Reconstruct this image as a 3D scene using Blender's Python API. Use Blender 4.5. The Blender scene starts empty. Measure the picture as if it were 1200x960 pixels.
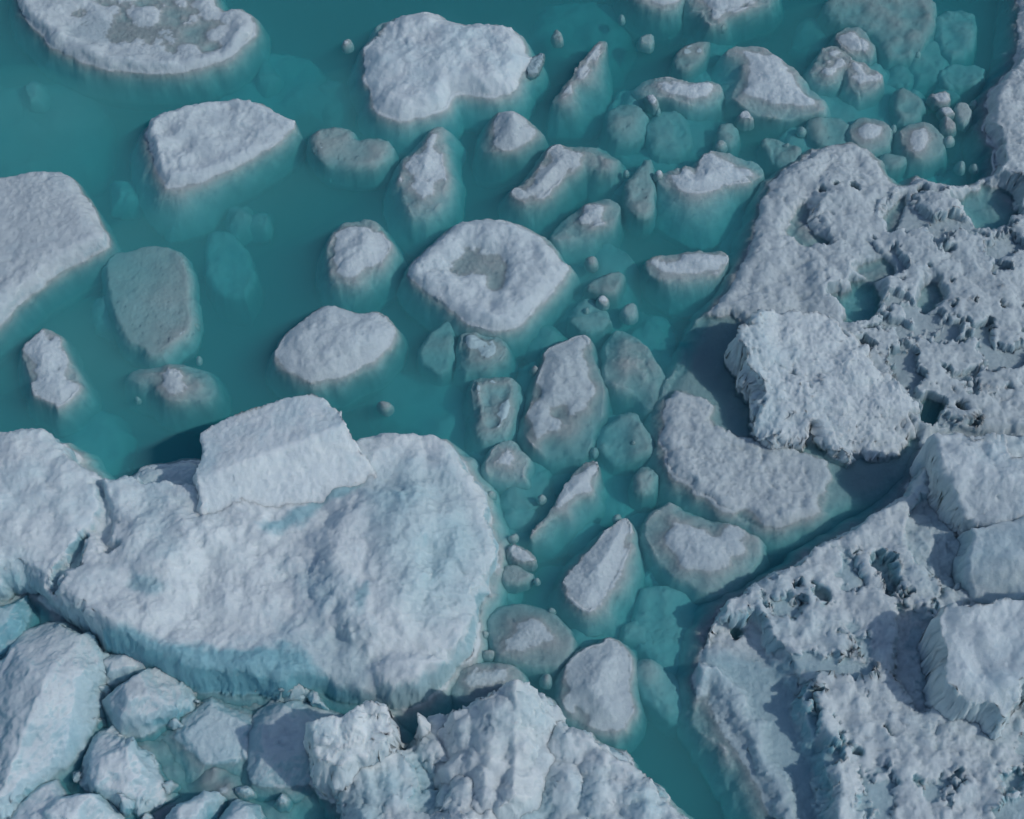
import bpy, math
import numpy as np

scene = bpy.context.scene
R = math.radians

# ------------------------------------------------------------------ camera
DIST, OFFN, HFOV = 20.0, R(32.0), 2 * math.atan(6.0 / 20.0)
CAM = np.array([0.0, -DIST * math.sin(OFFN), DIST * math.cos(OFFN)])
cd = bpy.data.cameras.new("camera")
cam = bpy.data.objects.new("camera", cd)
scene.collection.objects.link(cam)
cam.location = CAM
cam.rotation_euler = (OFFN, 0, 0)
cd.sensor_fit = 'HORIZONTAL'
cd.sensor_width = 36.0
cd.lens = 18.0 / math.tan(HFOV / 2)
cd.clip_end = 500.0
scene.camera = cam

# ------------------------------------------------------------------ sky, sun, exposure
SUN_EL = R(44.0)
SUN_AZ = (0.955, -0.295)                       # towards the sun: right and a little towards the viewer
world = bpy.data.worlds.new("World")
scene.world = world
world.use_nodes = True
wn = world.node_tree
wn.nodes.clear()
sky = wn.nodes.new("ShaderNodeTexSky")
sky.sky_type = 'NISHITA'
sky.sun_disc = False
sky.sun_elevation = SUN_EL
sky.sun_rotation = math.atan2(SUN_AZ[0], SUN_AZ[1])
sky.dust_density = 0.6
bgn = wn.nodes.new("ShaderNodeBackground")
bgn.inputs[1].default_value = 0.15
won = wn.nodes.new("ShaderNodeOutputWorld")
wn.links.new(sky.outputs[0], bgn.inputs[0])
wn.links.new(bgn.outputs[0], won.inputs[0])

sl = bpy.data.lights.new("sun", 'SUN')
sl.energy = 2.6
sl.angle = R(0.6)
sl.color = (1.0, 0.985, 0.96)
sun = bpy.data.objects.new("sun", sl)
scene.collection.objects.link(sun)
_d = np.array([SUN_AZ[0] * math.cos(SUN_EL), SUN_AZ[1] * math.cos(SUN_EL), math.sin(SUN_EL)])
from mathutils import Vector
sun.rotation_euler = Vector(-_d).to_track_quat('-Z', 'Y').to_euler()
sun.location = (12, -7, 14)

scene.view_settings.view_transform = 'Standard'
scene.view_settings.look = 'None'
scene.view_settings.exposure = -0.9
scene.view_settings.gamma = 1.0
scene.cycles.max_bounces = 6
scene.cycles.diffuse_bounces = 2
scene.cycles.glossy_bounces = 1
scene.cycles.caustics_reflective = False
scene.cycles.caustics_refractive = False
scene.cycles.volume_bounces = 2
scene.cycles.transparent_max_bounces = 12
scene.cycles.use_denoising = True
scene.cycles.use_adaptive_sampling = True
scene.cycles.adaptive_threshold = 0.02

# ------------------------------------------------------------------ noise
_rng = np.random.default_rng(11)
_TAB = _rng.random(1 << 16).astype(np.float32)


def _h(ix, iy, iz=0, s=0):
    k = (ix * 73856093) ^ (iy * 19349663) ^ (iz * 83492791) ^ (s * 2654435)
    k = (k ^ (k >> 13)) * 1274126177
    return _TAB[(k ^ (k >> 16)) & 0xFFFF]


def vn2(x, y, s=0):
    ix = np.floor(x).astype(np.int64); iy = np.floor(y).astype(np.int64)
    fx = x - ix; fy = y - iy
    fx = fx * fx * fx * (fx * (fx * 6 - 15) + 10); fy = fy * fy * fy * (fy * (fy * 6 - 15) + 10)
    a = _h(ix, iy, 0, s); b = _h(ix + 1, iy, 0, s); c = _h(ix, iy + 1, 0, s); d = _h(ix + 1, iy + 1, 0, s)
    return 2 * ((a + (b - a) * fx) + ((c + (d - c) * fx) - (a + (b - a) * fx)) * fy) - 1


def fbm2(x, y, s=0, o=4, gain=0.5):
    r = 0; a = 1.0; n = 0
    cx, sx = 0.8, 0.6
    for i in range(o):
        r = r + a * vn2(x, y, s + i * 17); n += a
        x, y = 2.03 * (cx * x - sx * y) + 7.1, 2.03 * (sx * x + cx * y) - 3.3
        a *= gain
    return r / n


def vn3(x, y, z, s=0):
    ix = np.floor(x).astype(np.int64); iy = np.floor(y).astype(np.int64); iz = np.floor(z).astype(np.int64)
    fx = x - ix; fy = y - iy; fz = z - iz
    fx = fx * fx * (3 - 2 * fx); fy = fy * fy * (3 - 2 * fy); fz = fz * fz * (3 - 2 * fz)
    def L(k):
        a = _h(ix, iy, iz + k, s); b = _h(ix + 1, iy, iz + k, s)
        c = _h(ix, iy + 1, iz + k, s); d = _h(ix + 1, iy + 1, iz + k, s)
        p = a + (b - a) * fx
        return p + ((c + (d - c) * fx) - p) * fy
    p = L(0)
    return 2 * (p + (L(1) - p) * fz) - 1


def worley(x, y, s=0):
    """distance to nearest and second nearest feature point"""
    ix = np.floor(x).astype(np.int64); iy = np.floor(y).astype(np.int64)
    d1 = np.full(x.shape, 9.0); d2 = np.full(x.shape, 9.0)
    for i in (-1, 0, 1):
        for j in (-1, 0, 1):
            px = ix + i + _h(ix + i, iy + j, 1, s); py = iy + j + _h(ix + i, iy + j, 2, s)
            d = np.hypot(px - x, py - y)
            d2 = np.minimum(d2, np.maximum(d, d1)); d1 = np.minimum(d1, d)
    return d1, d2


def sstep(a, b, x):
    t = np.clip((x - a) / (b - a), 0, 1)
    return t * t * (3 - 2 * t)


# ------------------------------------------------------------------ from the survey frame (1200 x 960) to the sea
TH = math.tan(HFOV / 2)


def world_at(px, py, z=0.0):
    u = (px - 600.0) / 600.0 * TH; v = (480.0 - py) / 600.0 * TH
    dx = u; dy = math.sin(OFFN) + v * math.cos(OFFN); dz = -math.cos(OFFN) + v * math.sin(OFFN)
    t = (z - CAM[2]) / dz
    return CAM[0] + t * dx, CAM[1] + t * dy


def polyw(pts, zc=0.0):
    """outline to plan: edges that face away stand at crest height zc, edges that face the viewer at the waterline"""
    n = len(pts)
    area = sum(pts[i][0] * pts[(i + 1) % n][1] - pts[(i + 1) % n][0] * pts[i][1] for i in range(n))
    out = []
    for i in range(n):
        if len(pts[i]) > 2:
            out.append(world_at(*pts[i])); continue
        a = pts[i - 1]; b = pts[(i + 1) % n]
        tx, ty = b[0] - a[0], b[1] - a[1]
        l = math.hypot(tx, ty) + 1e-9
        ny = -tx / l if area > 0 else tx / l        # outward normal, image y (down positive)
        k = min(1, max(0, 0.5 - ny * 0.9))
        out.append(world_at(pts[i][0], pts[i][1], zc * k))
    return np.array(out)


def smooth_poly(P, it=1):
    for _ in range(it):
        Q = np.roll(P, -1, axis=0)
        P = np.stack([0.75 * P + 0.25 * Q, 0.25 * P + 0.75 * Q], 1).reshape(-1, 2)
    return P


def sdist(P, X, Y):
    """signed distance to polygon, positive inside"""
    best = np.full(X.shape, 1e9); ins = np.zeros(X.shape, bool)
    n = len(P)
    for i in range(n):
        x0, y0 = P[i]; x1, y1 = P[(i + 1) % n]
        ex, ey = x1 - x0, y1 - y0
        t = np.clip(((X - x0) * ex + (Y - y0) * ey) / (ex * ex + ey * ey + 1e-12), 0, 1)
        best = np.minimum(best, (X - x0 - t * ex) ** 2 + (Y - y0 - t * ey) ** 2)
        c = ((y0 > Y) != (y1 > Y))
        if y1 != y0:
            ins ^= c & (X < (x1 - x0) * (Y - y0) / (y1 - y0) + x0)
    d = np.sqrt(best)
    return np.where(ins, d, -d)


def plane_of(p3):
    a, b, c = [np.array([*world_at(*p), p[2]]) for p in p3]
    n = np.cross(b - a, c - a)
    return lambda X, Y: a[2] - (n[0] * (X - a[0]) + n[1] * (Y - a[1])) / n[2]


# ------------------------------------------------------------------ materials
def new_mat(name):
    m = bpy.data.materials.new(name); m.use_nodes = True
    m.node_tree.nodes.clear()
    return m, m.node_tree.nodes, m.node_tree.links


def ice_material(name, snow, bare, wet, bump, sss, patch=0.3):
    m, N, L = new_mat(name)
    out = N.new("ShaderNodeOutputMaterial")
    p = N.new("ShaderNodeBsdfPrincipled")
    at = N.new("ShaderNodeAttribute"); at.attribute_name = "bare"
    tc = N.new("ShaderNodeNewGeometry")
    n1 = N.new("ShaderNodeTexNoise"); n1.inputs['Scale'].default_value = 5.0; n1.inputs['Detail'].default_value = 7
    n1.inputs['Roughness'].default_value = 0.65
    L.new(tc.outputs['Position'], n1.inputs['Vector'])
    r1 = N.new("ShaderNodeMapRange"); r1.inputs['From Min'].default_value = 0.35; r1.inputs['From Max'].default_value = 0.68
    L.new(n1.outputs['Fac'], r1.inputs['Value'])
    mx = N.new("ShaderNodeMix"); mx.data_type = 'RGBA'
    mx.inputs['A'].default_value = (*snow, 1); mx.inputs['B'].default_value = (snow[0] * 0.84, snow[1] * 0.86, snow[2] * 0.89, 1)
    L.new(r1.outputs['Result'], mx.inputs['Factor'])
    # broad patches where the snow has gone and paler blue ice shows, and a tone of its own for every piece
    n0 = N.new("ShaderNodeTexNoise"); n0.inputs['Scale'].default_value = 1.15; n0.inputs['Detail'].default_value = 6
    n0.inputs['Roughness'].default_value = 0.6
    L.new(tc.outputs['Position'], n0.inputs['Vector'])
    r0 = N.new("ShaderNodeMapRange"); r0.inputs['From Min'].default_value = 0.48; r0.inputs['From Max'].default_value = 0.72
    r0.inputs['To Max'].default_value = patch
    L.new(n0.outputs['Fac'], r0.inputs['Value'])
    m0 = N.new("ShaderNodeMix"); m0.data_type = 'RGBA'
    m0.inputs['B'].default_value = (bare[0] + 0.22, bare[1] + 0.20, bare[2] + 0.20, 1)
    L.new(mx.outputs['Result'], m0.inputs['A']); L.new(r0.outputs['Result'], m0.inputs['Factor'])
    oi = N.new("ShaderNodeObjectInfo")
    rv = N.new("ShaderNodeMapRange"); rv.inputs['To Min'].default_value = 0.90; rv.inputs['To Max'].default_value = 1.05
    L.new(oi.outputs['Random'], rv.inputs['Value'])
    mv = N.new("ShaderNodeVectorMath"); mv.operation = 'SCALE'
    L.new(m0.outputs['Result'], mv.inputs[0]); L.new(rv.outputs['Result'], mv.inputs['Scale'])
    m2 = N.new("ShaderNodeMix"); m2.data_type = 'RGBA'
    m2.inputs['B'].default_value = (*bare, 1)
    L.new(mv.outputs['Vector'], m2.inputs['A'])
    L.new(at.outputs['Fac'], m2.inputs['Factor'])
    L.new(m2.outputs['Result'], p.inputs['Base Color'])
    rr = N.new("ShaderNodeMapRange"); rr.inputs['To Min'].default_value = 0.75; rr.inputs['To Max'].default_value = wet
    L.new(at.outputs['Fac'], rr.inputs['Value']); L.new(rr.outputs['Result'], p.inputs['Roughness'])
    p.inputs['IOR'].default_value = 1.31
    p.inputs['Subsurface Weight'].default_value = sss
    p.inputs['Subsurface Radius'].default_value = (0.84, 0.86, 0.9)
    p.inputs['Subsurface Scale'].default_value = 0.11
    # grain of firn and frazil
    g1 = N.new("ShaderNodeTexNoise"); g1.inputs['Scale'].default_value = 50.0; g1.inputs['Detail'].default_value = 5
    g1.inputs['Roughness'].default_value = 0.7
    L.new(tc.outputs['Position'], g1.inputs['Vector'])
    bp = N.new("ShaderNodeBump"); bp.inputs['Strength'].default_value = bump; bp.inputs['Distance'].default_value = 0.012
    L.new(g1.outputs['Fac'], bp.inputs['Height'])
    L.new(bp.outputs['Normal'], p.inputs['Normal'])
    L.new(p.outputs[0], out.inputs[0])
    return m


M_SNOW = ice_material("granular_snow", (0.81, 0.895, 0.905), (0.22, 0.50, 0.575), 0.35, 0.8, 0.8, 0.55)
M_FIRN = ice_material("porous_firn_ice", (0.70, 0.79, 0.81), (0.24, 0.48, 0.55), 0.35, 0.9, 0.8, 0.45)
M_ICE = ice_material("wet_firn_ice", (0.66, 0.755, 0.775), (0.30, 0.44, 0.49), 0.30, 0.8, 0.8, 0.45)
M_GLASSY = ice_material("glassy_sea_ice", (0.50, 0.67, 0.69), (0.36, 0.53, 0.57), 0.20, 0.15, 0.0, 0.5)


def water_material():
    m, N, L = new_mat("sea_water")
    out = N.new("ShaderNodeOutputMaterial")
    tr = N.new("ShaderNodeBsdfTransparent")
    gl = N.new("ShaderNodeBsdfGlossy"); gl.inputs['Roughness'].default_value = 0.06
    fr = N.new("ShaderNodeFresnel"); fr.inputs['IOR'].default_value = 1.33
    geo = N.new("ShaderNodeNewGeometry")
    nz = N.new("ShaderNodeTexNoise"); nz.inputs['Scale'].default_value = 6.0; nz.inputs['Detail'].default_value = 4
    L.new(geo.outputs['Position'], nz.inputs['Vector'])
    bp = N.new("ShaderNodeBump"); bp.inputs['Strength'].default_value = 0.25; bp.inputs['Distance'].default_value = 0.03
    L.new(nz.outputs['Fac'], bp.inputs['Height'])
    L.new(bp.outputs['Normal'], gl.inputs['Normal']); L.new(bp.outputs['Normal'], fr.inputs['Normal'])
    mix = N.new("ShaderNodeMixShader")
    L.new(fr.outputs[0], mix.inputs[0]); L.new(tr.outputs[0], mix.inputs[1]); L.new(gl.outputs[0], mix.inputs[2])
    L.new(mix.outputs[0], out.inputs['Surface'])
    vs = N.new("ShaderNodeVolumeScatter")
    vs.inputs['Color'].default_value = (0.31, 0.63, 0.73, 1); vs.inputs['Density'].default_value = 1.75
    vs.inputs['Anisotropy'].default_value = -0.4
    va = N.new("ShaderNodeVolumeAbsorption")
    va.inputs['Color'].default_value = (0.0, 0.889, 0.920, 1); va.inputs['Density'].default_value = 2.8
    ad = N.new("ShaderNodeAddShader")
    L.new(vs.outputs[0], ad.inputs[0]); L.new(va.outputs[0], ad.inputs[1])
    L.new(ad.outputs[0], out.inputs['Volume'])
    return m


M_WATER = water_material()


# ------------------------------------------------------------------ mesh helpers
def make_mesh(name, V, F, mat, attr=None):
    me = bpy.data.meshes.new(name)
    me.vertices.add(len(V)); me.vertices.foreach_set("co", np.ascontiguousarray(V, np.float32).ravel())
    nf = len(F)
    me.loops.add(nf * 4); me.loops.foreach_set("vertex_index", np.ascontiguousarray(F, np.int32).ravel())
    me.polygons.add(nf); me.polygons.foreach_set("loop_start", np.arange(0, nf * 4, 4, dtype=np.int32))
    me.polygons.foreach_set("use_smooth", np.ones(nf, bool))
    if attr is not None:
        a = me.attributes.new("bare", 'FLOAT', 'POINT'); a.data.foreach_set("value", np.ascontiguousarray(attr, np.float32))
    me.update(calc_edges=True)
    me.materials.append(mat)
    return me


_seed = [0]
OUTLINES = []                                   # survey outlines of everything that breaks the surface


def free_spot(x, y):
    for P in OUTLINES:
        ins = False
        for i in range(len(P)):
            (x0, y0), (x1, y1) = P[i - 1][:2], P[i][:2]
            if (y0 > y) != (y1 > y) and x < (x1 - x0) * (y - y0) / (y1 - y0) + x0: ins = not ins
        if ins: return False
    return True


ANCHORS = (("the saucer shaped floe", 160, 30), ("the oblong floe", 255, 165), ("the flat slab floe", 50, 270), ("the horned drowned slab", 412, 170),
    ("the notched floe", 530, 75), ("the slender blade", 680, 85), ("the small peaked chunk", 598, 150), ("the leaf shaped chunk", 497, 200),
    ("the boomerang shaped chunk", 665, 200), ("the wet sliver", 688, 255), ("the egg shaped snowy chunk", 420, 290), ("the pitted centre floe", 575, 320),
    ("the rounded snowy floe", 390, 400), ("the broad drowned slab", 175, 350), ("the ragged upright chunk", 60, 430), ("the low flat chunk", 198, 445),
    ("the bone shaped chunk", 795, 103), ("the two humped chunk", 830, 205), ("the loaf shaped chunk", 803, 307), ("the almond shaped chunk", 905, 92),
    ("the three jostling knobs", 998, 70), ("the smooth round cobble", 1018, 152), ("the pale ball", 1080, 161), ("the little cluster by the pale ball", 1112, 125),
    ("the large drowned slab at the top", 1040, 25), ("the glassy block", 563, 410), ("the glassy hollow chunk", 577, 475), ("the shield shaped chunk", 660, 460),
    ("the greenish drowned chunk", 745, 425), ("the roof shaped chunk", 590, 537), ("the spindle shaped chunk", 668, 580), ("the spearhead chunk", 700, 665),
    ("the smooth grey egg", 618, 742), ("the bottle shaped chunk", 700, 805), ("the dark drowned mass", 790, 730), ("the grey humped chunk", 822, 645),
    ("the drowned tongue", 775, 805))


def whereabouts(x, y):
    n, ax, ay = min(ANCHORS, key=lambda a: (a[1] - x) ** 2 + (a[2] - y) ** 2)
    dx, dy = x - ax, y - ay
    v = "above" if dy < 0 else "below"; h = "left" if dx < 0 else "right"
    if abs(dx) > 2.4 * abs(dy): return "%s of %s" % (h, n)
    if abs(dy) > 2.4 * abs(dx): return "%s %s" % (v, n)
    return "%s %s of %s" % (v, h, n)




def ice(name, label, top, cat=None, z=0.2, foot=0.22, fd=0.24, T=0.35, w=0.14, p=2.0, warp=0.035, wf=5.0,
        lump=0.04, lf=4.0, worl=0.0, wof=5.0, grain=0.006, crumble=0.012, g=0.016, base=0.0, rise=0.0, bowl=0.0, bowlw=0.3,
        planes=None, tilt=(0, 0), marks=(), pits=(), comb=None, bare=0.0, slopebare=0.6, mat=None, parent=None,
        group=None, soft=1, awash=0.0, footq=1.6, crease=0.02, facet=0, frill=0.009):
    """One piece of floating ice as a closed body: rough upper side, walls, submerged foot and keel."""
    _seed[0] += 1; s = _seed[0] * 131
    if facet == 0 and group == GB: facet = 4
    if facet == 0 and group == GC and not planes and cat != 'ice floe': facet = 3
    if group == GC and cat != "ice floe":
        z = z * 0.46 if z > 0 else z; w *= 1.8; fd = max(fd, 0.4)
        if isinstance(foot, float): foot = max(foot * 1.15, 0.16)
    if name == 'drowned_ice': frill = 0.003; grain = 0.003
    if group == GC:
        kz = 0.58 if cat == 'ice floe' else 0.6
        if planes: planes = [[(q[0], q[1], q[2] * kz if q[2] > 0 else q[2]) for q in pl] for pl in planes]
        if cat == 'ice floe': z *= kz; w *= 1.5; bowl *= 0.75; worl *= 0.8; fd = max(fd, 0.4)
    if group == GC and tilt == (0, 0) and not planes:
        ta = (0.05 if cat == 'ice floe' else 0.08) * min(1.0, z / 0.08 + 0.3)
        tilt = tuple((np.random.default_rng(s).random(2) * 2 - 1) * ta)
    if group == GB:
        soft = 0; crumble = max(crumble, 0.022); grain = 0.009
        mx_, my_ = sum(q[0] for q in top) / len(top), sum(q[1] for q in top) / len(top)
        top = [(mx_ + (q[0] - mx_) * 1.16, my_ + (q[1] - my_) * 1.16) for q in top]
    P1 = smooth_poly(polyw(top, z * 0.85), soft)
    if isinstance(foot, (int, float)):
        F2 = None; fo = foot
    else:
        F2 = smooth_poly(polyw(foot, 0.0), 1)
        fo = 0.05
    lo = P1.min(0) - fo - 0.12; hi = P1.max(0) + fo + 0.12
    if F2 is not None:
        lo = np.minimum(lo, F2.min(0) - 0.12); hi = np.maximum(hi, F2.max(0) + 0.12)
    xs = np.arange(lo[0], hi[0] + g, g); ys = np.arange(lo[1], hi[1] + g, g)
    X, Y = np.meshgrid(xs, ys)
    c = P1.mean(0)
    WX = X + warp * fbm2(X * wf, Y * wf, s + 1, 3, 0.45); WY = Y + warp * fbm2(X * wf, Y * wf, s + 2, 3, 0.45)
    D1 = sdist(P1, WX, WY)
    D2 = D1 + fo if F2 is None else np.maximum(sdist(F2, WX, WY), D1 + 0.02)
    # top height
    if planes:
        zt = plane_of(planes[0])(X, Y)
        for q in planes[1:]:
            zt2 = plane_of(q)(X, Y)
            k = 0.03
            hh = np.clip(0.5 + 0.5 * (zt2 - zt) / k, 0, 1)
            zt = zt2 + (zt - zt2) * hh - k * hh * (1 - hh)
    else:
        zt = np.full(X.shape, float(z)) + tilt[0] * (X - c[0]) + tilt[1] * (Y - c[1])
    if facet:
        fr = np.random.default_rng(s + 5)
        Rr = math.sqrt(abs(P1[:, 0] @ np.roll(P1[:, 1], -1) - P1[:, 1] @ np.roll(P1[:, 0], -1)) / 2 / math.pi)
        fs = 1.0 if group == GB else 0.24
        for k in range(facet):
            ph = 6.283 * (k + 0.8 * fr.random()) / facet
            dd = (math.cos(ph) * (X - c[0]) + math.sin(ph) * (Y - c[1])) - Rr * (0.05 + 0.5 * fr.random())
            zt = np.minimum(zt, z - dd * fs * (0.35 + 0.6 * fr.random()))
    if rise:
        zt = zt + rise * (1 - np.exp(-np.clip(D1, 0, None) / 0.35))
    if bowl:
        zt = zt - bowl * sstep(0.05, bowlw, D1)
    mb = np.zeros(X.shape) + bare
    flat = 1.0; damp = np.ones(X.shape)
    if marks:
        MWX = 0.14 * fbm2(X * 2.6, Y * 2.6, s + 91, 5, 0.6); MWY = 0.14 * fbm2(X * 2.6, Y * 2.6, s + 92, 5, 0.6)
    for mk in marks:
        poly, za, ba, bl = mk[:4]; zp = mk[4] if len(mk) > 4 else (z if za is None else max(za, 0))
        Pm = smooth_poly(np.array([world_at(q[0], q[1], zp) for q in poly]), 1)
        dm = sdist(Pm, WX + MWX, WY + MWY)
        k = sstep(-bl / 2, bl / 2, dm)
        if za is not None: zt = zt + (za - zt) * k
        if ba is not None: mb = mb + (ba - mb) * k
        if za is not None and ba and za < 0.1: damp = damp * (1 - 0.8 * k)      # smooth glazed ice
    lo_f = lump * fbm2(X * lf, Y * lf, s + 3, 3, 0.36) * 1.4
    if worl:
        d1, d2 = worley(X * wof + 0.45 * fbm2(X * 2.4, Y * 2.4, s + 8, 3), Y * wof + 0.45 * fbm2(X * 2.4, Y * 2.4, s + 9, 3), s + 4)
        lo_f = lo_f + 0.8 * worl * (0.5 - d1)
    cr = np.abs(fbm2(X * 1.6 + 3, Y * 1.6, s + 71, 4, 0.55))
    lo_f = lo_f - crease * (1 - sstep(0.0, 0.16, cr)) * sstep(-0.1, 0.2, fbm2(X * 1.1, Y * 1.1, s + 77, 2))
    lo_f = lo_f * damp
    zt = zt + lo_f
    for (qx, qy, rad, dep) in pits:
        cx, cy = world_at(qx, qy, z)
        dd = np.hypot(WX - cx, WY - cy) + 0.25 * rad * fbm2(X * 9, Y * 9, s + 6, 2)
        zt = zt - dep * (1 - sstep(rad * 0.55, rad, dd))
    if comb:
        poly, cf, dep, thr = comb
        Pm = np.array([world_at(q[0], q[1], z) for q in poly])
        km = sstep(-0.1, 0.15, sdist(Pm, WX, WY))
        n1 = fbm2(X * cf, Y * cf, s + 21, 6, 0.62)
        k = sstep(thr, thr + 0.10, n1) * km
        floor_z = dep + 0.05 * fbm2(X * 2.2, Y * 2.2, s + 33, 3)
        zt = zt + (floor_z - zt) * k * (zt > floor_z)
        mb = mb + 0.38 * k
        flat = 1 - 0.85 * k
    edge = np.minimum(base, zt - 0.05)            # level of the outline: the waterline, or below it for drowned parts
    # edge profile
    t = np.clip(D1 / w, 0, 1)
    prof = 1 - (1 - t) ** p
    if group == GC and not planes and cat != 'ice floe':
        prof = 0.5 * t + 0.5 * t * t * (3 - 2 * t)
    zin = edge + (zt - edge) * prof
    q = np.clip(-D1, 0, None) / np.clip(D2 - D1, 1e-4, None)
    zout = edge - fd * np.clip(q, 0, 1) ** footq
    Z = np.where(D1 > 0, zin, zout)
    bil = 1 - np.abs(fbm2(X * 11, Y * 11, s + 81, 3, 0.6)) * 2.6
    Z = Z + flat * damp * frill * bil * (0.35 + 0.65 * prof) * sstep(-0.06, 0.03, Z) + grain * fbm2(X * 34, Y * 34, s + 7, 2, 0.7) * (0.6 + 0.9 * sstep(-0.3, 0.4, fbm2(X * 1.3, Y * 1.3, s + 9, 2))) + np.where(D1 > 0, 0, 0.5 * lo_f * np.clip(D2 / 0.08, 0, 1))
    bd = np.clip(D2, 0, None)
    ZB = edge - fd - T * np.sqrt(1 - (1 - np.clip(bd / 0.35, 0, 1)) ** 2) * (1 + 0.25 * fbm2(X * 2, Y * 2, s + 12, 2))
    ZB = np.minimum(ZB, Z - 0.02)
    # cells
    ins = D2 > 0
    cell = ins[:-1, :-1] | ins[1:, :-1] | ins[:-1, 1:] | ins[1:, 1:]
    use = np.zeros(X.shape, bool)
    use[:-1, :-1] |= cell; use[1:, :-1] |= cell; use[:-1, 1:] |= cell; use[1:, 1:] |= cell
    gy, gx = np.gradient(D2, g)
    gl = np.maximum(np.hypot(gx, gy), 0.3) ** 2
    rim = use & ~ins
    mv = np.clip(-D2, 0, 1.4 * g)
    PX = np.where(rim, X + gx / gl * mv, X); PY = np.where(rim, Y + gy / gl * mv, Y)
    PZ = np.where(rim, edge - fd, Z)
    sy, sx = np.gradient(Z, g)
    slope = np.hypot(sx, sy)
    rough = 0.12 + 0.88 * sstep(0.6, 2.0, slope)
    b = np.clip(mb + slopebare * sstep(1.6, 4.0, slope) + (0.45 * sstep(0.45, 1.1, slope) if group == GB else 0), 0, 1)
    nt = int(use.sum())
    idt = np.full(X.shape, -1); idt[use] = np.arange(nt)
    inn = use & ins
    idb = idt.copy(); idb[inn] = nt + np.arange(int(inn.sum()))
    VT = np.stack([PX[use], PY[use], PZ[use]], 1)
    if crumble:
        amp = crumble * sstep(-0.15, 0.05, VT[:, 2:3]) * np.clip(1.0 + 0.8 * vn2(VT[:, 0] * 1.7, VT[:, 1] * 1.7, s + 61), 0.2, 2)[:, None] * rough[use][:, None]
        wallk = (rough[use][:, None] - 0.12) * 2.4
        for fr_, am in ((4.5, wallk), (13, 0.9), (31, 0.8)):
            VT = VT + amp * am * np.stack([vn3(VT[:, 0] * fr_, VT[:, 1] * fr_, VT[:, 2] * fr_, s + 51 + k) for k in range(3)], 1)
    VB = np.stack([X[inn], Y[inn], ZB[inn]], 1)
    V = np.concatenate([VT, VB])
    cy, cx = np.nonzero(cell)
    Ft = np.stack([idt[cy, cx], idt[cy, cx + 1], idt[cy + 1, cx + 1], idt[cy + 1, cx]], 1)
    Fb = np.stack([idb[cy, cx], idb[cy + 1, cx], idb[cy + 1, cx + 1], idb[cy, cx + 1]], 1)
    # a bottom cell made only of rim vertices would double the top one
    dead = (Ft == np.stack([idb[cy, cx], idb[cy, cx + 1], idb[cy + 1, cx + 1], idb[cy + 1, cx]], 1)).all(1)
    F = np.concatenate([Ft[~dead], Fb[~dead]])
    A = np.concatenate([b[use], np.full(len(VB), 0.5)])
    org = np.array([c[0], c[1], 0.0])
    if parent is not None:
        org = np.array(parent.location)
    me = make_mesh(name, V - org, F, mat or (M_GLASSY if name == 'drowned_ice' else M_SNOW if group == GB else M_FIRN if z > 0.12 else M_ICE), A)
    o = bpy.data.objects.new(name, me)
    scene.collection.objects.link(o)
    if parent is None:
        o.location = org
        if z > -0.03: OUTLINES.append(top)
        o["label"] = label; o["category"] = cat or name.replace('_', ' ')
        if group: o["group"] = group
    else:
        o.parent = parent
        if label: o["label"] = label
    return o


# ------------------------------------------------------------------ the sea
def box_mesh(name, x0, x1, y0, y1, z0, z1, mat):
    V = np.array([(x, y, zz) for zz in (z0, z1) for (x, y) in ((x0, y0), (x1, y0), (x1, y1), (x0, y1))])
    F = np.array([(0, 3, 2, 1), (4, 5, 6, 7), (0, 1, 5, 4), (1, 2, 6, 5), (2, 3, 7, 6), (3, 0, 4, 7)])
    me = make_mesh(name, V, F, mat)
    me.polygons.foreach_set("use_smooth", np.zeros(6, bool))
    return me


water = bpy.data.objects.new("water", box_mesh("water", -45, 45, -45, 45, -9, 0, M_WATER))
scene.collection.objects.link(water)
water["kind"] = "structure"
water["label"] = "clear teal sea water between the drifting ice"


def milk_material():
    m, N, L = new_mat("glacial_milk")
    out = N.new("ShaderNodeOutputMaterial")
    v = N.new("ShaderNodeVolumeScatter")
    v.inputs['Color'].default_value = (0.72, 0.95, 0.88, 1); v.inputs['Density'].default_value = 0.95
    v.inputs['Anisotropy'].default_value = -0.4
    L.new(v.outputs[0], out.inputs['Volume'])
    return m


M_MILK = milk_material()


def milky_plume(px, py, rx, ry, rz, depth, rot):
    """a drifting lens of cloudy melt water, thinning out to nothing at its rim"""
    nu, nv = 28, 12
    V = []
    for j in range(nv + 1):
        th = math.pi * j / nv
        for i in range(nu):
            ph = 2 * math.pi * i / nu
            k = 1 + 0.22 * math.sin(3 * ph + px) + 0.12 * math.sin(5 * ph + py)
            x, y = rx * k * math.sin(th) * math.cos(ph), ry * k * math.sin(th) * math.sin(ph)
            V.append((x * math.cos(rot) - y * math.sin(rot), x * math.sin(rot) + y * math.cos(rot), rz * math.cos(th)))
    F = [(j * nu + i, (j + 1) * nu + i, (j + 1) * nu + (i + 1) % nu, j * nu + (i + 1) % nu) for j in range(nv) for i in range(nu)]
    o = bpy.data.objects.new("milky_water", make_mesh("milky_water", np.array(V), np.array(F), M_MILK))
    scene.collection.objects.link(o)
    x, y = world_at(px, py, -depth)
    o.location = (x, y, -depth)
    o["kind"] = "stuff"; o["label"] = "cloud of milky melt water drifting under the surface"


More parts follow.
